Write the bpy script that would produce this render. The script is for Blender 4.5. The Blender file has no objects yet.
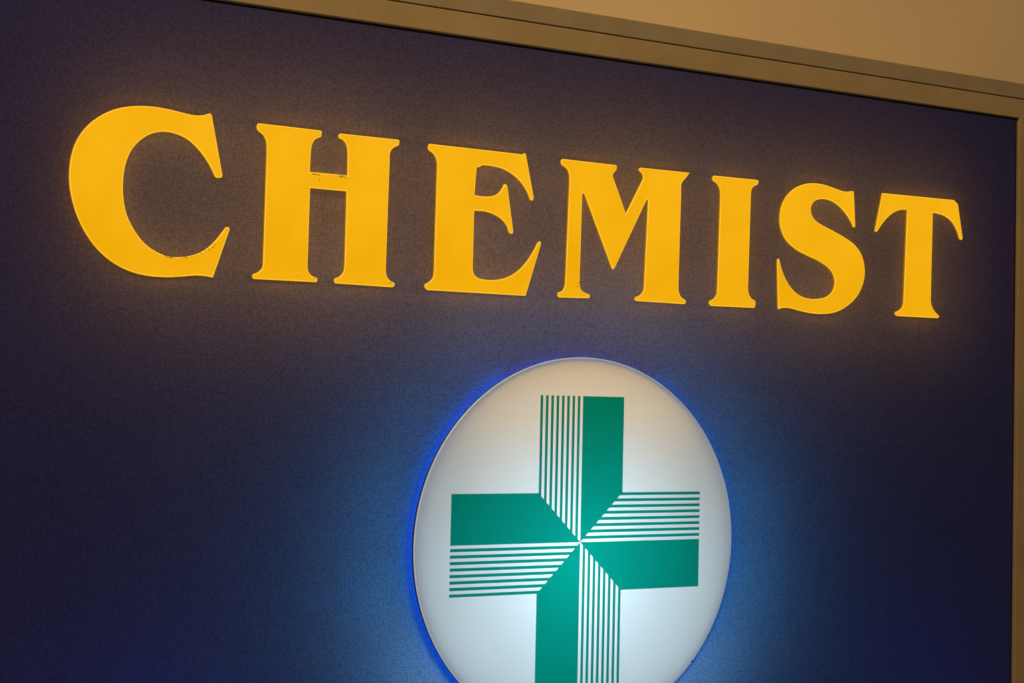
import bpy, bmesh, math, random
from mathutils import Matrix, Vector

S = bpy.context.scene
C = S.collection
H = 2.6                                   # height of the emblem's centre above the pavement
random.seed(4)

# ------------------------------------------------------------------ camera
cd = bpy.data.cameras.new('camera'); cam = bpy.data.objects.new('camera', cd); C.objects.link(cam)
cd.sensor_width = 36.0
cd.lens = 1594.288 / 1024.0 * 36.0
cd.clip_start = 0.05; cd.clip_end = 200.0
ROW = [[0.871125, -0.021717, -0.490580], [0.037465, 0.999049, 0.022300], [0.489630, -0.037805, 0.871111]]
def sgn(v):                               # sign axes (right, down, into the wall) -> world
    return Vector((v[0], v[2], -v[1]))
right, up, back = sgn(ROW[0]), -sgn(ROW[1]), -sgn(ROW[2])
M = Matrix.Identity(4)
for i in range(3):
    M[i][0], M[i][1], M[i][2] = right[i], up[i], back[i]
pos = sgn((-1.364461, -0.224446, -2.189073)) + Vector((0, 0, H))
M.translation = pos
cam.matrix_world = M
S.camera = cam

# ------------------------------------------------------------------ world, room light, exposure
W = bpy.data.worlds.new('World'); S.world = W; W.use_nodes = True
bg = W.node_tree.nodes['Background']
bg.inputs[0].default_value = (1.0, 0.68, 0.42, 1)
bg.inputs[1].default_value = 0.065
def lamp(name, kind, loc, power, color, parent=None, **kw):
    d = bpy.data.lights.new(name, kind); d.energy = power; d.color = color
    for k, v in kw.items(): setattr(d, k, v)
    o = bpy.data.objects.new(name, d); C.objects.link(o); o.location = loc
    if parent: o.parent = parent
    return o
room = lamp('room_light', 'AREA', (-1.6, -2.4, H + 3.2), 88, (1.0, 0.58, 0.20), shape='DISK', size=1.6)
room.rotation_euler = (Vector((-0.3, 0.0, H + 0.9)) - room.location).to_track_quat('-Z', 'Y').to_euler()
S.view_settings.view_transform = 'Standard'; S.view_settings.look = 'None'
S.view_settings.exposure = 0.0; S.view_settings.gamma = 1.0
S.render.engine = 'CYCLES'
S.cycles.max_bounces = 6; S.cycles.diffuse_bounces = 3; S.cycles.transmission_bounces = 4

# ------------------------------------------------------------------ materials
def mat(name):
    m = bpy.data.materials.new(name); m.use_nodes = True
    nt = m.node_tree; nt.nodes.clear()
    out = nt.nodes.new('ShaderNodeOutputMaterial')
    return m, nt, out
def N(nt, kind, **kw):
    n = nt.nodes.new(kind)
    for k, v in kw.items():
        if k.startswith('_'): setattr(n, k[1:], v)
        else: n.inputs[k.replace('__', ' ')].default_value = v
    return n
def coords(nt): return nt.nodes.new('ShaderNodeTexCoord').outputs['Object']
def vary(nt, vec, scale, lo, hi, detail=3.0):
    n = N(nt, 'ShaderNodeTexNoise', Scale=scale, Detail=detail)
    nt.links.new(vec, n.inputs['Vector'])
    r = nt.nodes.new('ShaderNodeMapRange')
    r.inputs[1].default_value = 0.3; r.inputs[2].default_value = 0.7
    r.inputs[3].default_value = lo; r.inputs[4].default_value = hi
    nt.links.new(n.outputs['Fac'], r.inputs[0])
    return r.outputs[0]
def mul(nt, a, b):
    m = nt.nodes.new('ShaderNodeMath'); m.operation = 'MULTIPLY'
    nt.links.new(a, m.inputs[0]); nt.links.new(b, m.inputs[1]); return m.outputs[0]
def tint(nt, col, fac):                    # colour x scalar
    m = nt.nodes.new('ShaderNodeVectorMath'); m.operation = 'SCALE'
    m.inputs[0].default_value = col[:3]; nt.links.new(fac, m.inputs['Scale']); return m.outputs[0]

def translucent_mat(name, front, through, mesh=None, rough=0.35, coat=0.06, lo=0.97, hi=1.03, nscale=9):
    m, nt, out = mat(name)
    oc = coords(nt)
    f = vary(nt, oc, nscale, lo, hi)
    if mesh:
        v = N(nt, 'ShaderNodeTexVoronoi', Scale=mesh[0], Randomness=0.5); nt.links.new(oc, v.inputs['Vector'])
        r = nt.nodes.new('ShaderNodeMapRange')
        r.inputs[1].default_value = 0.0; r.inputs[2].default_value = 0.75
        r.inputs[3].default_value = mesh[2]; r.inputs[4].default_value = mesh[1]
        nt.links.new(v.outputs['Distance'], r.inputs[0])
        f = mul(nt, f, r.outputs[0])
        f = mul(nt, f, vary(nt, oc, mesh[0] * 1.4, 0.94, 1.06, 1.0))
    d = N(nt, 'ShaderNodeBsdfDiffuse'); nt.links.new(tint(nt, front, f), d.inputs['Color'])
    t = N(nt, 'ShaderNodeBsdfTranslucent'); nt.links.new(tint(nt, through, f), t.inputs['Color'])
    a = nt.nodes.new('ShaderNodeAddShader'); nt.links.new(d.outputs[0], a.inputs[0]); nt.links.new(t.outputs[0], a.inputs[1])
    g = N(nt, 'ShaderNodeBsdfGlossy', Roughness=rough); g.inputs['Color'].default_value = (coat, coat, coat, 1)
    a2 = nt.nodes.new('ShaderNodeAddShader'); nt.links.new(a.outputs[0], a2.inputs[0]); nt.links.new(g.outputs[0], a2.inputs[1])
    nt.links.new(a2.outputs[0], out.inputs['Surface'])
    return m
def glow_mat(name, col, strength, col2=None, base=(0.1, 0.04, 0.002), scale=5.0):
    """lit acrylic: the colour drifts between two tones as the sheet and its lamps do"""
    m, nt, out = mat(name)
    oc = coords(nt)
    b = N(nt, 'ShaderNodeBsdfPrincipled', Roughness=0.35)
    b.inputs['Base Color'].default_value = (*base, 1)
    b.inputs['Specular IOR Level'].default_value = 0.2
    mx = nt.nodes.new('ShaderNodeMix'); mx.data_type = 'RGBA'
    nt.links.new(vary(nt, oc, scale, 0.0, 1.0, 4.0), mx.inputs[0])
    mx.inputs[6].default_value = (*col, 1); mx.inputs[7].default_value = (*(col2 or col), 1)
    nt.links.new(mx.outputs[2], b.inputs['Emission Color'])
    b.inputs['Emission Strength'].default_value = strength
    nt.links.new(b.outputs[0], out.inputs['Surface'])
    return m
def plain(name, col, rough=0.6, lo=0.92, hi=1.08, nscale=12, fine=0.06, metal=0.0, bump=0.0):
    m, nt, out = mat(name)
    oc = coords(nt)
    f = mul(nt, vary(nt, oc, nscale, lo, hi), vary(nt, oc, 320, 1 - fine, 1 + fine, 1))
    b = N(nt, 'ShaderNodeBsdfPrincipled', Roughness=rough, Metallic=metal)
    nt.links.new(tint(nt, col, f), b.inputs['Base Color'])
    if bump:
        n = N(nt, 'ShaderNodeTexNoise', Scale=140.0, Detail=3.0); nt.links.new(oc, n.inputs['Vector'])
        bp = N(nt, 'ShaderNodeBump', Strength=bump, Distance=0.002)
        nt.links.new(n.outputs['Fac'], bp.inputs['Height']); nt.links.new(bp.outputs[0], b.inputs['Normal'])
    nt.links.new(b.outputs[0], out.inputs['Surface'])
    return m

PANEL = translucent_mat('navy_sign_sheet', (0.012, 0.0165, 0.215), (0.42, 0.42, 0.46), mesh=(235, 0.72, 1.22), lo=0.97, hi=1.03, coat=0.02, nscale=4)
DISC = translucent_mat('opal_acrylic', (0.12, 0.12, 0.12), (0.60, 0.60, 0.60), lo=0.985, hi=1.015, coat=0.015)
GREEN = translucent_mat('green_film', (0.002, 0.05, 0.04), (0.0, 0.305, 0.228), lo=0.98, hi=1.02, coat=0.006)
FACE = glow_mat('amber_acrylic', (0.80, 0.370, 0.0), 1.0, (0.95, 0.475, 0.010), scale=5.0)
RIM = glow_mat('amber_acrylic_edge', (0.88, 0.47, 0.015), 1.0, (0.98, 0.55, 0.035), scale=14.0)
SIDE = glow_mat('amber_acrylic_side', (1.0, 0.40, 0.004), 0.35)
PLATE = glow_mat('amber_glow_plate', (1.0, 0.42, 0.0), 0.5)
DISC_RIM = glow_mat('opal_acrylic_edge', (0.66, 0.78, 0.80), 0.38, base=(0.4, 0.4, 0.4))
HALO = glow_mat('blue_rim_fill', (0.0, 0.27, 1.0), 5.0, base=(0.02, 0.05, 0.3))
HALOB = glow_mat('blue_arc_fill', (0.0, 0.26, 1.0), 0.75, base=(0.02, 0.05, 0.3))
FRAME = plain('tan_painted_metal', (0.42, 0.37, 0.27), rough=0.5)
FRAME2 = plain('dull_tan_metal', (0.36, 0.34, 0.29), rough=0.55)
SHADE_LINE = plain('shade_black', (0.012, 0.010, 0.008), rough=0.8)
INSIDE = plain('grey_cabinet_metal', (0.04, 0.04, 0.04), rough=0.7)
WALL = plain('tan_wall_paint', (0.84, 0.76, 0.64), rough=0.85, lo=0.95, hi=1.05, nscale=1.6, bump=0.15)
BAFFLE = plain('baffle_white', (0.4, 0.4, 0.4), rough=0.8)
JOINT = plain('brown_joint_strip', (0.20, 0.13, 0.07), rough=0.9)
DARK = plain('dark_dirt', (0.03, 0.02, 0.015), rough=0.9)
RETURN = plain('navy_disc_side', (0.03, 0.13, 0.5), rough=0.7)
GRIME, nt, out = mat('thin_brown_grime')   # see-through dirt on lit acrylic
mx = N(nt, 'ShaderNodeMixShader'); d = N(nt, 'ShaderNodeBsdfDiffuse'); d.inputs['Color'].default_value = (0.10, 0.05, 0.01, 1)
tr = N(nt, 'ShaderNodeBsdfTransparent')
nt.links.new(vary(nt, coords(nt), 120, 0.25, 0.65), mx.inputs[0])
nt.links.new(tr.outputs[0], mx.inputs[1]); nt.links.new(d.outputs[0], mx.inputs[2]); nt.links.new(mx.outputs[0], out.inputs['Surface'])

# ------------------------------------------------------------------ white lamps behind the disc, other colours added for glow
AMBER, AMBER_P = (1.0, 0.555, 0.15), 0.185
END = {'C': 0.75, 'T': 0.50, 'S': 0.75}
WHITE, WHITE_P, CORE_P = (0.60, 0.85, 1.0), 0.88, 1.12
WARM, WARM_P = (1.0, 0.52, 0.03), 0.10
BLUE, BLUE_P = (0.055, 0.38, 0.88), 0.175
DEEP, DEEP_P = (0.02, 0.10, 1.0), 0.06
SPOTS = {
 'C': [(-712.8,426.3,1.0), (-708.5,423.7,1.3), (-704.3,421.9,1.6), (-699.2,420.2,1.9), (-695.8,418.7,2.6), (-691.5,417.4,2.4), (-687.7,416.8,2.1), (-683.5,417.1,1.4), (-672.9,417.3,1.4), (-667.4,418.1,1.6), (-659.8,419.4,1.3), (-652.6,422.3,1.1), (-646.3,425.2,1.2), (-639.9,429.4,1.3), (-633.9,431.5,1.8), (-628.9,434.7,1.6), (-625.1,438.3,1.2), (-686.1,405.3,0.9)],
 'H': [(-479.3,553.4,1.6), (-474.9,553.4,2.1), (-470.0,553.0,1.4), (-468.9,544.8,1.8), (-438.1,554.1,1.8), (-434.0,553.7,2.4), (-429.1,553.7,1.9), (-426.8,551.4,1.1), (-473.2,400.1,1.3), (-349.7,400.4,1.3), (-498.6,401.5,0.9)],
 'E': [(-203.4,588.7,1.1)],
 'M': [(-16.6,418.4,1.3), (-17.4,412.6,1.0), (-7.5,404.9,1.4), (-3.0,400.1,1.1), (31.3,615.0,1.3), (68.1,488.8,0.8)],
 'S': [(400.0,455.7,1.6), (568.8,466.3,0.9)],
}

LETTERS = {
 'C': [(-638.4,626.4,1), (-635.7,624.6,1), (-617.0,538.9,1), (-618.3,535.9,1), (-625.2,534.9,1), (-627.9,536.3,1), (-637.9,553.9,0), (-652.7,572.1,0), (-670.3,585.9,0), (-687.5,592.0,0), (-705.2,593.1,0), (-723.1,588.0,0), (-739.3,576.1,0), (-751.2,559.7,0), (-758.0,538.7,0), (-760.1,514.8,0), (-758.6,493.7,0), (-753.9,473.7,0), (-744.3,454.9,0), (-730.5,437.4,0), (-713.9,425.4,0), (-694.8,418.8,0), (-673.7,418.5,0), (-652.5,424.0,0), (-635.6,434.3,0), (-623.0,447.7,0), (-613.8,460.1,0), (-610.1,465.4,1), (-605.7,466.2,1), (-603.9,463.0,1), (-627.0,392.2,1), (-638.7,393.6,0), (-651.6,393.7,0), (-672.9,390.8,0), (-693.9,388.8,0), (-719.0,389.0,0), (-744.0,393.3,0), (-768.9,403.6,0), (-791.7,420.7,0), (-810.5,444.0,0), (-824.1,471.1,0), (-832.1,498.6,0), (-834.4,520.4,0), (-832.8,544.7,0), (-826.4,567.4,0), (-814.3,587.6,0), (-797.5,603.9,0), (-775.6,616.9,0), (-751.2,624.1,0), (-726.4,626.8,0), (-701.2,625.9,0), (-679.9,623.2,0), (-662.8,621.3,0), (-649.9,622.3,0)],
 'H': [(-564.9,619.9,1), (-468.7,619.3,1), (-466.0,617.5,1), (-467.1,609.9,1), (-476.2,605.3,0), (-481.2,596.5,0), (-483.0,581.9,1), (-483.6,556.3,1), (-423.6,556.3,1), (-424.0,585.5,1), (-425.7,599.9,0), (-430.9,607.7,0), (-439.1,611.1,1), (-439.6,615.6,1), (-436.6,618.0,1), (-341.5,618.3,1), (-339.1,616.4,1), (-340.4,609.5,1), (-349.5,604.8,0), (-354.4,597.6,0), (-355.0,583.6,1), (-357.0,421.0,1), (-355.4,410.2,0), (-350.6,404.1,0), (-342.1,400.0,1), (-341.6,396.6,1), (-344.7,393.5,1), (-438.4,394.2,1), (-440.7,398.2,1), (-439.5,401.6,1), (-431.5,405.4,0), (-425.9,412.7,0), (-424.5,426.1,1), (-424.3,532.5,1), (-482.5,532.6,1), (-483.3,420.4,1), (-482.1,410.2,0), (-477.1,404.0,0), (-468.2,400.8,1), (-466.8,398.0,1), (-468.5,394.2,1), (-565.9,393.6,1), (-568.1,396.3,1), (-567.4,400.3,1), (-559.4,404.0,0), (-553.3,410.8,0), (-552.3,422.2,1), (-551.4,579.5,1), (-552.7,594.8,0), (-557.2,603.2,0), (-565.9,609.3,1), (-567.7,613.5,1), (-567.0,617.7,1)],
 'E': [(-288.3,617.2,1), (-124.3,616.6,1), (-120.1,619.1,1), (-118.1,617.6,1), (-101.9,548.8,1), (-103.7,544.4,1), (-108.6,545.3,1), (-113.2,555.4,0), (-124.6,570.4,0), (-139.3,581.7,0), (-158.5,590.0,0), (-179.9,593.0,0), (-195.8,592.8,1), (-201.8,588.5,1), (-204.1,589.9,1), (-205.9,586.9,1), (-208.6,544.6,1), (-190.4,544.0,0), (-174.9,546.6,0), (-165.6,551.9,0), (-160.1,559.0,0), (-157.0,565.5,1), (-153.2,567.1,1), (-150.3,563.2,1), (-138.0,492.8,1), (-139.8,489.0,1), (-145.1,489.8,1), (-150.1,501.1,0), (-158.9,510.0,0), (-172.3,516.9,0), (-187.4,520.3,0), (-208.4,520.7,1), (-208.9,432.3,1), (-206.8,422.2,0), (-199.7,416.4,0), (-184.7,414.0,0), (-166.0,415.0,0), (-144.8,421.2,0), (-126.0,433.1,0), (-109.6,450.9,0), (-98.0,469.2,0), (-92.9,478.8,1), (-88.6,481.2,1), (-86.5,477.1,1), (-113.0,392.5,1), (-286.8,392.4,1), (-291.5,397.0,1), (-291.1,401.1,1), (-283.1,405.6,0), (-277.5,412.0,0), (-275.9,422.2,1), (-274.8,586.7,1), (-276.4,594.7,0), (-281.6,602.4,0), (-289.4,606.9,1), (-291.3,611.2,1), (-290.5,615.3,1)],
 'M': [(-50.0,616.3,1), (52.5,615.8,1), (54.5,613.4,1), (53.2,607.4,1), (48.3,602.7,0), (46.4,597.5,0), (49.0,591.4,1), (73.3,537.3,1), (105.9,597.7,1), (105.3,603.6,0), (102.6,607.6,0), (98.0,610.6,1), (97.4,614.0,1), (100.9,616.0,1), (200.5,616.4,1), (192.8,607.1,0), (184.1,596.8,0), (183.4,577.3,1), (181.1,420.0,1), (183.9,410.3,0), (188.7,404.5,0), (196.1,401.4,1), (197.3,398.5,1), (194.7,394.5,1), (96.8,394.8,1), (93.7,397.1,1), (95.1,401.0,1), (104.1,404.9,0), (110.6,412.8,0), (111.9,422.6,1), (116.9,562.9,1), (114.3,564.3,1), (53.4,446.7,1), (49.9,444.0,1), (47.9,446.4,1), (-7.1,562.4,1), (-9.6,564.2,1), (-11.5,562.0,1), (-13.4,417.8,1), (-11.2,408.8,0), (-4.8,404.2,0), (5.5,401.0,1), (7.5,398.2,1), (5.7,394.8,1), (-51.4,393.1,1), (-54.3,395.8,1), (-53.5,401.2,1), (-45.9,403.7,0), (-41.3,412.1,0), (-40.2,424.6,1), (-36.2,584.0,1), (-37.4,593.4,0), (-42.0,601.3,0), (-51.3,606.6,1), (-53.3,610.2,1), (-52.4,614.8,1)],
 'I': [(251.1,616.1,1), (344.1,616.8,1), (346.4,614.4,1), (344.8,608.9,1), (334.9,604.1,0), (330.7,597.0,0), (329.8,582.8,1), (326.9,425.7,1), (329.9,416.6,0), (335.0,410.6,0), (342.8,407.5,1), (344.0,401.4,1), (341.3,395.1,1), (248.8,394.1,1), (245.0,397.8,1), (246.0,402.7,1), (254.4,406.6,0), (260.2,414.3,0), (261.6,426.5,1), (264.7,584.0,1), (262.9,594.8,0), (257.9,602.3,0), (248.6,607.2,1), (247.5,611.0,1), (248.5,614.6,1)],
 'S': [(558.3,615.7,1), (561.1,614.7,1), (565.5,553.4,1), (564.4,550.4,1), (560.6,550.9,1), (553.2,562.2,0), (539.3,576.7,0), (522.9,588.0,0), (503.8,594.8,0), (485.1,595.0,0), (470.2,589.6,0), (463.0,578.2,0), (464.8,565.9,0), (474.1,555.8,0), (494.0,547.3,0), (518.3,539.1,0), (542.9,529.9,0), (565.0,518.8,0), (580.1,503.7,0), (587.6,485.6,0), (589.1,465.4,0), (582.8,443.9,0), (569.4,424.3,0), (547.8,407.7,0), (523.6,396.5,0), (496.8,391.9,0), (470.2,391.5,0), (443.8,394.4,0), (420.2,398.2,0), (403.6,398.2,0), (394.3,395.3,1), (392.7,396.9,1), (389.1,479.1,1), (390.5,483.3,1), (394.2,482.7,1), (399.1,466.7,0), (408.8,448.8,0), (422.1,433.2,0), (440.6,421.8,0), (461.8,417.1,0), (483.0,418.2,0), (501.6,422.9,0), (514.9,434.0,0), (519.4,448.8,0), (515.4,463.2,0), (503.3,475.0,0), (481.8,484.9,0), (455.1,493.2,0), (428.6,503.0,0), (408.5,516.5,0), (396.8,534.1,0), (393.3,552.3,0), (396.0,573.0,0), (406.0,592.2,0), (424.0,608.1,0), (447.4,618.4,0), (471.2,622.1,0), (495.3,620.9,0), (519.6,616.3,0), (541.4,613.1,0)],
 'T': [(628.2,617.8,1), (805.2,619.3,1), (815.5,612.2,1), (828.4,549.7,1), (826.6,546.1,1), (820.6,547.0,1), (814.4,561.1,0), (801.1,577.7,0), (783.1,587.3,0), (765.4,590.8,0), (752.5,591.5,1), (749.8,427.0,1), (752.9,417.6,0), (759.5,409.2,0), (770.7,401.0,1), (771.4,398.4,1), (767.3,396.5,1), (667.0,395.9,1), (662.9,399.1,1), (663.4,403.0,1), (673.0,406.9,0), (680.8,414.9,0), (682.9,427.9,1), (688.8,591.8,1), (672.8,590.5,0), (655.9,584.0,0), (639.1,571.6,0), (625.3,556.9,0), (617.7,547.0,1), (614.3,545.9,1), (611.5,547.4,1)],
}

# ------------------------------------------------------------------ helpers
def link(name, bm, m, parent=None, loc=(0, 0, 0), smooth=False):
    me = bpy.data.meshes.new(name); bm.normal_update(); bm.to_mesh(me); bm.free()
    if smooth:
        for p in me.polygons: p.use_smooth = True
    o = bpy.data.objects.new(name, me); C.objects.link(o); me.materials.append(m)
    o.location = loc
    if parent: o.parent = parent
    return o
def V(bm, x, d, z): return bm.verts.new((x, d, z))      # x right, d into the wall (negative = towards us), z up
def box(bm, x0, x1, d0, d1, z0, z1):
    v = [V(bm, x, d, z) for x in (x0, x1) for d in (d0, d1) for z in (z0, z1)]
    for f in ((0, 1, 3, 2), (4, 6, 7, 5), (0, 4, 5, 1), (2, 3, 7, 6), (0, 2, 6, 4), (1, 5, 7, 3)):
        bm.faces.new([v[i] for i in f])
def ring(bm, inner, outer, profile):
    """mitred rectangular moulding; profile = [(t, d)] with t 0 at the inner and 1 at the outer rectangle"""
    (a0, a1, b0, b1), (A0, A1, B0, B1) = inner, outer
    loops = []
    for t, d in profile:
        x0, x1, z0, z1 = a0 + (A0 - a0) * t, a1 + (A1 - a1) * t, b0 + (B0 - b0) * t, b1 + (B1 - b1) * t
        loops.append([V(bm, x0, d, z0), V(bm, x1, d, z0), V(bm, x1, d, z1), V(bm, x0, d, z1)])
    for l, m_ in zip(loops, loops[1:]):
        for i in range(4):
            bm.faces.new((l[i], l[(i + 1) % 4], m_[(i + 1) % 4], m_[i]))
    bmesh.ops.recalc_face_normals(bm, faces=bm.faces)

def thing(name, label, cat, loc):
    o = bpy.data.objects.new(name, None); C.objects.link(o); o.location = loc
    o['label'] = label; o['category'] = cat
    return o

# ------------------------------------------------------------------ the wall behind
bm = bmesh.new()
box(bm, -4.0, 6.0, 0.225, 0.45, -2.6, 2.4)
wall = link('wall', bm, WALL, None, (0, 0, H))
bm = bmesh.new(); box(bm, 0.7945, 0.7975, 0.2248, 0.226, -2.6, 2.4)
link('joint_strip', bm, WALL, wall)
wall['label'] = 'plain warm tan wall above and behind the illuminated sign'
wall['category'] = 'wall'

# ------------------------------------------------------------------ the sign
sign = thing('illuminated_sign', 'navy shop sign with glowing amber CHEMIST letters and a green cross on a white disc', 'shop sign', (0, 0, H))
X1, ZT, ZB = 0.9745, 0.7915, -0.62        # inner edge of the frame
X0 = -0.985
bm = bmesh.new()                            # navy sheet, with a round hole behind the emblem
g = 0.0046; gr = 0.0075
DCX, DCZ, DR = -0.0104, 0.0009, 0.2970
rect = [V(bm, x, 0, z) for x, z in ((X0 + g, ZB + g), (X1 - gr, ZB + g), (X1 - gr, ZT - g), (X0 + g, ZT - g))]
edges = [bm.edges.new((rect[i], rect[(i + 1) % 4])) for i in range(4)]
n = 128; hr = DR - 0.0083
hole = [V(bm, DCX + hr * math.cos(2 * math.pi * i / n), 0, DCZ + hr * math.sin(2 * math.pi * i / n)) for i in range(n)]
edges += [bm.edges.new((hole[i], hole[(i + 1) % n])) for i in range(n)]
bmesh.ops.triangle_fill(bm, edges=edges, use_beauty=True)
bmesh.ops.recalc_face_normals(bm, faces=bm.faces)
link('panel', bm, PANEL, sign)

bm = bmesh.new()                            # near-black strip drawn as the shadow line between sheet and frame
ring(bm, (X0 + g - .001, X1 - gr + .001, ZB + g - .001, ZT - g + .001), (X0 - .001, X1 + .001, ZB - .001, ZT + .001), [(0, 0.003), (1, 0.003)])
link('shade_line', bm, SHADE_LINE, sign)

gx = 0.0375
bm = bmesh.new()
ring(bm, (X0, X1, ZB, ZT), (X0 - gx, X1 + gx, ZB - gx, ZT + gx - .001),
     [(0, 0.006), (0, -0.003), (0.03, -0.004), (0.965, -0.004), (1, -0.003), (1, 0.006)])
fr = link('frame', bm, FRAME, sign)
bm = bmesh.new()
e = 0.0022
ring(bm, (X0 - gx - e, X1 + gx + e, ZB - gx - e, ZT + gx + e - .001), (X0 - gx - .0335, X1 + gx + .0335, ZB - gx - .0335, ZT + gx + .0305),
     [(0, 0.006), (0, -0.0025), (0.03, -0.0034), (0.96, -0.0034), (1, -0.0025), (1, 0.222)])
link('outer_frame', bm, FRAME2, sign)
bm = bmesh.new()                            # dark bed at the bottom of the joint between the two mouldings
ring(bm, (X0 - gx + .004, X1 + gx - .004, ZB - gx + .004, ZT + gx - .005), (X0 - gx - .006, X1 + gx + .006, ZB - gx - .006, ZT + gx + .005), [(0, 0.0005), (1, 0.0005)])
link('joint_seal', bm, JOINT, sign)
bm = bmesh.new()                            # closed back of the light box
box(bm, X0 - .05, X1 + .05, 0.205, 0.215, ZB - .05, ZT + .05)
link('cabinet_back', bm, INSIDE, sign)

# ---- letters
def smooth_outline(pts, step=0.003):
    """straight between corners, a centripetal curve through the soft points"""
    n = len(pts); out = []
    P = [Vector((p[0] / 1000, p[1] / 1000)) for p in pts]; K = [p[2] for p in pts]
    for i in range(n):
        a, b = P[i], P[(i + 1) % n]
        if K[i] and K[(i + 1) % n]:
            out.append(a); continue
        p0 = P[i - 1] if not K[i] else a + (a - b) * 0.5
        p3 = P[(i + 2) % n] if not K[(i + 1) % n] else b + (b - a) * 0.5
        def tj(t, u, v): return t + max((v - u).length, 1e-5) ** 0.5
        t0 = 0; t1 = tj(t0, p0, a); t2 = tj(t1, a, b); t3 = tj(t2, b, p3)
        m_ = max(2, int((b - a).length / step))
        for k in range(m_):
            t = t1 + (t2 - t1) * k / m_
            A1 = p0 * ((t1 - t) / (t1 - t0)) + a * ((t - t0) / (t1 - t0))
            A2 = a * ((t2 - t) / (t2 - t1)) + b * ((t - t1) / (t2 - t1))
            A3 = b * ((t3 - t) / (t3 - t2)) + p3 * ((t - t2) / (t3 - t2))
            B1 = A1 * ((t2 - t) / (t2 - t0)) + A2 * ((t - t0) / (t2 - t0))
            B2 = A2 * ((t3 - t) / (t3 - t1)) + A3 * ((t - t1) / (t3 - t1))
            out.append(B1 * ((t2 - t) / (t2 - t1)) + B2 * ((t - t1) / (t2 - t1)))
    clean = [out[0]]
    for q in out[1:]:
        if (q - clean[-1]).length > 4e-4: clean.append(q)
    area = sum(a.x * b.y - b.x * a.y for a, b in zip(clean, clean[1:] + clean[:1]))
    return clean if area > 0 else clean[::-1]
def inset(pts, w):
    out = []
    n = len(pts)
    for i in range(n):
        a, b, c = pts[i - 1], pts[i], pts[(i + 1) % n]
        d1 = (b - a).normalized(); d2 = (c - b).normalized()
        n1 = Vector((-d1.y, d1.x)); n2 = Vector((-d2.y, d2.x))
        m_ = n1 + n2
        m_ = m_.normalized() if m_.length > 1e-4 else n1
        out.append(b + m_ * (w / max(0.55, m_.dot(n1))))
    return out
TOP = -0.0045; RW = 0.0019; CH = 0.0012
def flecks(spots, origin, top=TOP):
    bm = bmesh.new()
    for x, z, r in spots:
        n = random.randint(5, 8); ph = random.random() * 6
        sx = random.uniform(0.8, 1.9)
        v = []
        for k in range(n):
            a = ph + 2 * math.pi * k / n; q = r * random.uniform(0.55, 1.1)
            v.append(V(bm, x + q * sx * math.cos(a) - origin[0], top - 0.0004, z + q * math.sin(a) - origin[1]))
        bm.faces.new(v)
    return bm
for ch, pts in LETTERS.items():
    o = smooth_outline(pts)
    xs = [p.x for p in o]; zs = [p.y for p in o]
    org = ((min(xs) + max(xs)) / 2, min(zs))
    o = [p - Vector(org) for p in o]
    i = inset(o, RW)
    bm = bmesh.new()
    f = bm.faces.new([V(bm, p.x, TOP, p.y) for p in i])
    f.normal_update(); bmesh.ops.triangulate(bm, faces=[f], ngon_method='EAR_CLIP')
    bmesh.ops.recalc_face_normals(bm, faces=bm.faces)
    L = link('letter', bm, FACE, sign, (org[0], 0, org[1]))
    L['label'] = 'glowing amber capital letter ' + ch
    B = L.data.copy(); B.materials.clear(); B.materials.append(PLATE)     # glowing letter shape added behind the sheet for an amber halo
    B.transform(Matrix.Translation((0, 0.024 - TOP, 0))); B.name = 'glow_plate'
    bo = bpy.data.objects.new('glow_plate', B); C.objects.link(bo); bo.parent = L
    bm = bmesh.new()
    a = [V(bm, p.x, TOP, p.y) for p in i]
    b = [V(bm, p.x, TOP + CH, p.y) for p in o]
    c = [V(bm, p.x, -0.0004, p.y) for p in o]
    for k in range(len(o)):
        j = (k + 1) % len(o)
        bm.faces.new((a[k], a[j], b[j], b[k])); bm.faces.new((b[k], b[j], c[j], c[k]))
    bmesh.ops.recalc_face_normals(bm, faces=bm.faces)
    R_ = link('rim', bm, RIM, L); R_.data.materials.append(SIDE)
    for k, p in enumerate(R_.data.polygons): p.material_index = k % 2
    if ch in SPOTS:
        G = link('grime', flecks([(x / 1000, z / 1000, r / 1000) for x, z, r in SPOTS[ch]], org), GRIME, L)
        G['kind'] = 'stuff'
    # unseen amber strips added in the box to warm the sheet round this letter
    w = max(xs) - min(xs); h = max(zs) - min(zs)
    for dz in (-0.085, 0.085):
        l = lamp('amber_fill', 'AREA', (0.035 if ch == 'C' else 0, 0.13, h / 2 + dz), AMBER_P * w * END.get(ch, 1.0), AMBER, L, shape='RECTANGLE', size=w * 0.9, size_y=0.03)
        l.rotation_euler = (-math.pi / 2, 0, 0)

# ---- emblem disc
n = 160
def circ(bm, r, d): return [V(bm, r * math.cos(2 * math.pi * k / n), d, r * math.sin(2 * math.pi * k / n)) for k in range(n)]
DT = -0.022
bm = bmesh.new(); bm.faces.new(circ(bm, DR - 0.0014, DT)); bmesh.ops.recalc_face_normals(bm, faces=bm.faces)
disc = link('emblem_disc', bm, DISC, sign, (DCX, 0, DCZ))
disc['label'] = 'round white glowing disc with the green cross'
bm = bmesh.new()
cs = [circ(bm, DR - 0.0014, DT), circ(bm, DR, DT + 0.0010), circ(bm, DR, DT + 0.0026)]
for a, b in zip(cs, cs[1:]):
    for k in range(n): bm.faces.new((a[k], a[(k + 1) % n], b[(k + 1) % n], b[k]))
bmesh.ops.recalc_face_normals(bm, faces=bm.faces)
link('rim', bm, DISC_RIM, disc)
bm = bmesh.new()  # glowing blue ring added under the disc edge for a rim glow
cs = [circ(bm, DR - 0.0075, -0.0003), circ(bm, DR - 0.0075, -0.0088)]
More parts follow.
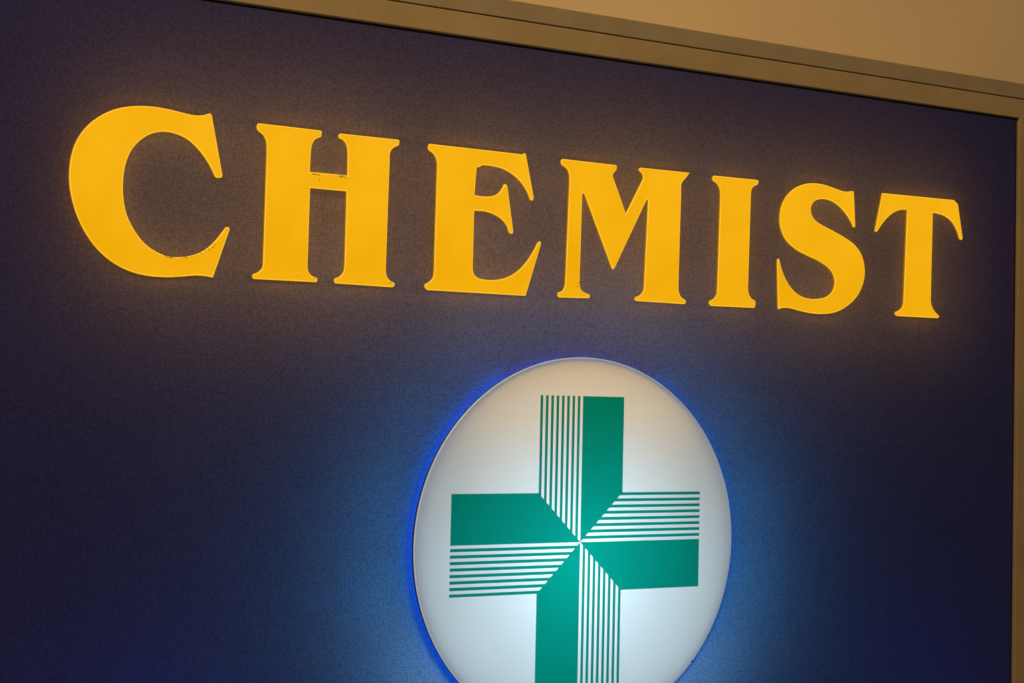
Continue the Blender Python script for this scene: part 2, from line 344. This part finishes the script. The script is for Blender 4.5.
for k in range(n): bm.faces.new((cs[0][k], cs[0][(k + 1) % n], cs[1][(k + 1) % n], cs[1][k]))
bmesh.ops.recalc_face_normals(bm, faces=bm.faces)
link('rim_glow_fill', bm, HALO, disc)
bm = bmesh.new()
cs = [circ(bm, DR - 0.0012, DT + 0.0004), circ(bm, DR - 0.0012, -0.0105)]
for k in range(n): bm.faces.new((cs[0][k], cs[0][(k + 1) % n], cs[1][(k + 1) % n], cs[1][k]))
link('disc_return', bm, RETURN, disc)
bm = bmesh.new()  # unseen baffle added to keep the disc's light off the sheet
cs = [circ(bm, DR - 0.0013, -0.0105), circ(bm, DR - 0.0088, -0.0094), circ(bm, DR - 0.0088, 0.204)]
for a, b in zip(cs, cs[1:]):
    for k in range(n): bm.faces.new((a[k], a[(k + 1) % n], b[(k + 1) % n], b[k]))
link('light_baffle', bm, BAFFLE, disc)

bm = bmesh.new()                            # glowing blue arc added behind the sheet to tint it, open at the top
ra, rb, m_ = DR - 0.0045, DR + 0.0125, 120
a0, a1 = math.radians(118), math.radians(422)
for k in range(m_):
    t0, t1 = a0 + (a1 - a0) * k / m_, a0 + (a1 - a0) * (k + 1) / m_
    bm.faces.new([V(bm, r * math.cos(t) + 0.0055, 0.013, r * math.sin(t)) for r, t in ((ra, t0), (rb, t0), (rb, t1), (ra, t1))])
bmesh.ops.remove_doubles(bm, verts=bm.verts, dist=1e-5)
bmesh.ops.recalc_face_normals(bm, faces=bm.faces)
link('halo_fill_arc', bm, HALOB, disc)

CL, CW = 0.2327, 0.0787
def turn(p, q):
    for _ in range(q): p = (p[1], -p[0])     # quarter turns, clockwise
    return p
cxo, czo = -0.0037, 0.0025
for q in range(4):
    bm = bmesh.new()
    poly = [(0, CL), (CW, CL), (CW, CW), (0, 0)]
    bm.faces.new([V(bm, *(lambda t: (t[0] + cxo, DT - 0.0006, t[1] + czo))(turn(p, q))) for p in poly])
    bmesh.ops.recalc_face_normals(bm, faces=bm.faces)
    link('solid_bar', bm, GREEN, disc)
    bm = bmesh.new()
    pitch = CW / 8
    for k in range(8):
        a = -CW + k * pitch; b = a + pitch * 0.5
        bm.faces.new([V(bm, *(lambda t: (t[0] + cxo, DT - 0.0006, t[1] + czo))(turn(p, q))) for p in ((a, CL), (b, CL), (b, -b), (a, -a))])
    bmesh.ops.recalc_face_normals(bm, faces=bm.faces)
    link('striped_bar', bm, GREEN, disc)

l = lamp('emblem_lamp', 'AREA', (-0.004, 0.105, -0.085), WHITE_P, WHITE, disc, shape='DISK', size=0.55); l.rotation_euler = (-math.pi / 2, 0, 0)
lamp('emblem_core_lamp', 'POINT', (-0.002, 0.115, -0.03), CORE_P, WHITE, disc, shadow_soft_size=0.05)
for a in (52, 71, 90, 109, 128):  # warm points added to tint the top of the disc beige
    lamp('warm_fill', 'POINT', (0.27 * math.cos(math.radians(a)), 0.085, 0.27 * math.sin(math.radians(a))), WARM_P, WARM, disc, shadow_soft_size=0.015)
for k in range(16):  # unseen blue points added for the wide glow around the disc
    a = 2 * math.pi * (k + 0.5) / 16
    lamp('blue_fill', 'POINT', (0.335 * math.cos(a), 0.098, 0.335 * math.sin(a)), BLUE_P * (0.62 - 0.40 * math.sin(a)), BLUE, disc, shadow_soft_size=0.03)
for sx in (-0.72, 0.70):  # weak blue fill added to lift the sheet low at both sides
    lamp('corner_fill', 'AREA', (sx, 0.19, -0.34), DEEP_P * (1 if sx < 0 else 0.6), DEEP, sign, shape='DISK', size=0.35).rotation_euler = (-math.pi / 2, 0, 0)
G = link('grime', flecks([(0.2203, -0.1996, 0.0020)], (0, 0), DT), DARK, disc)
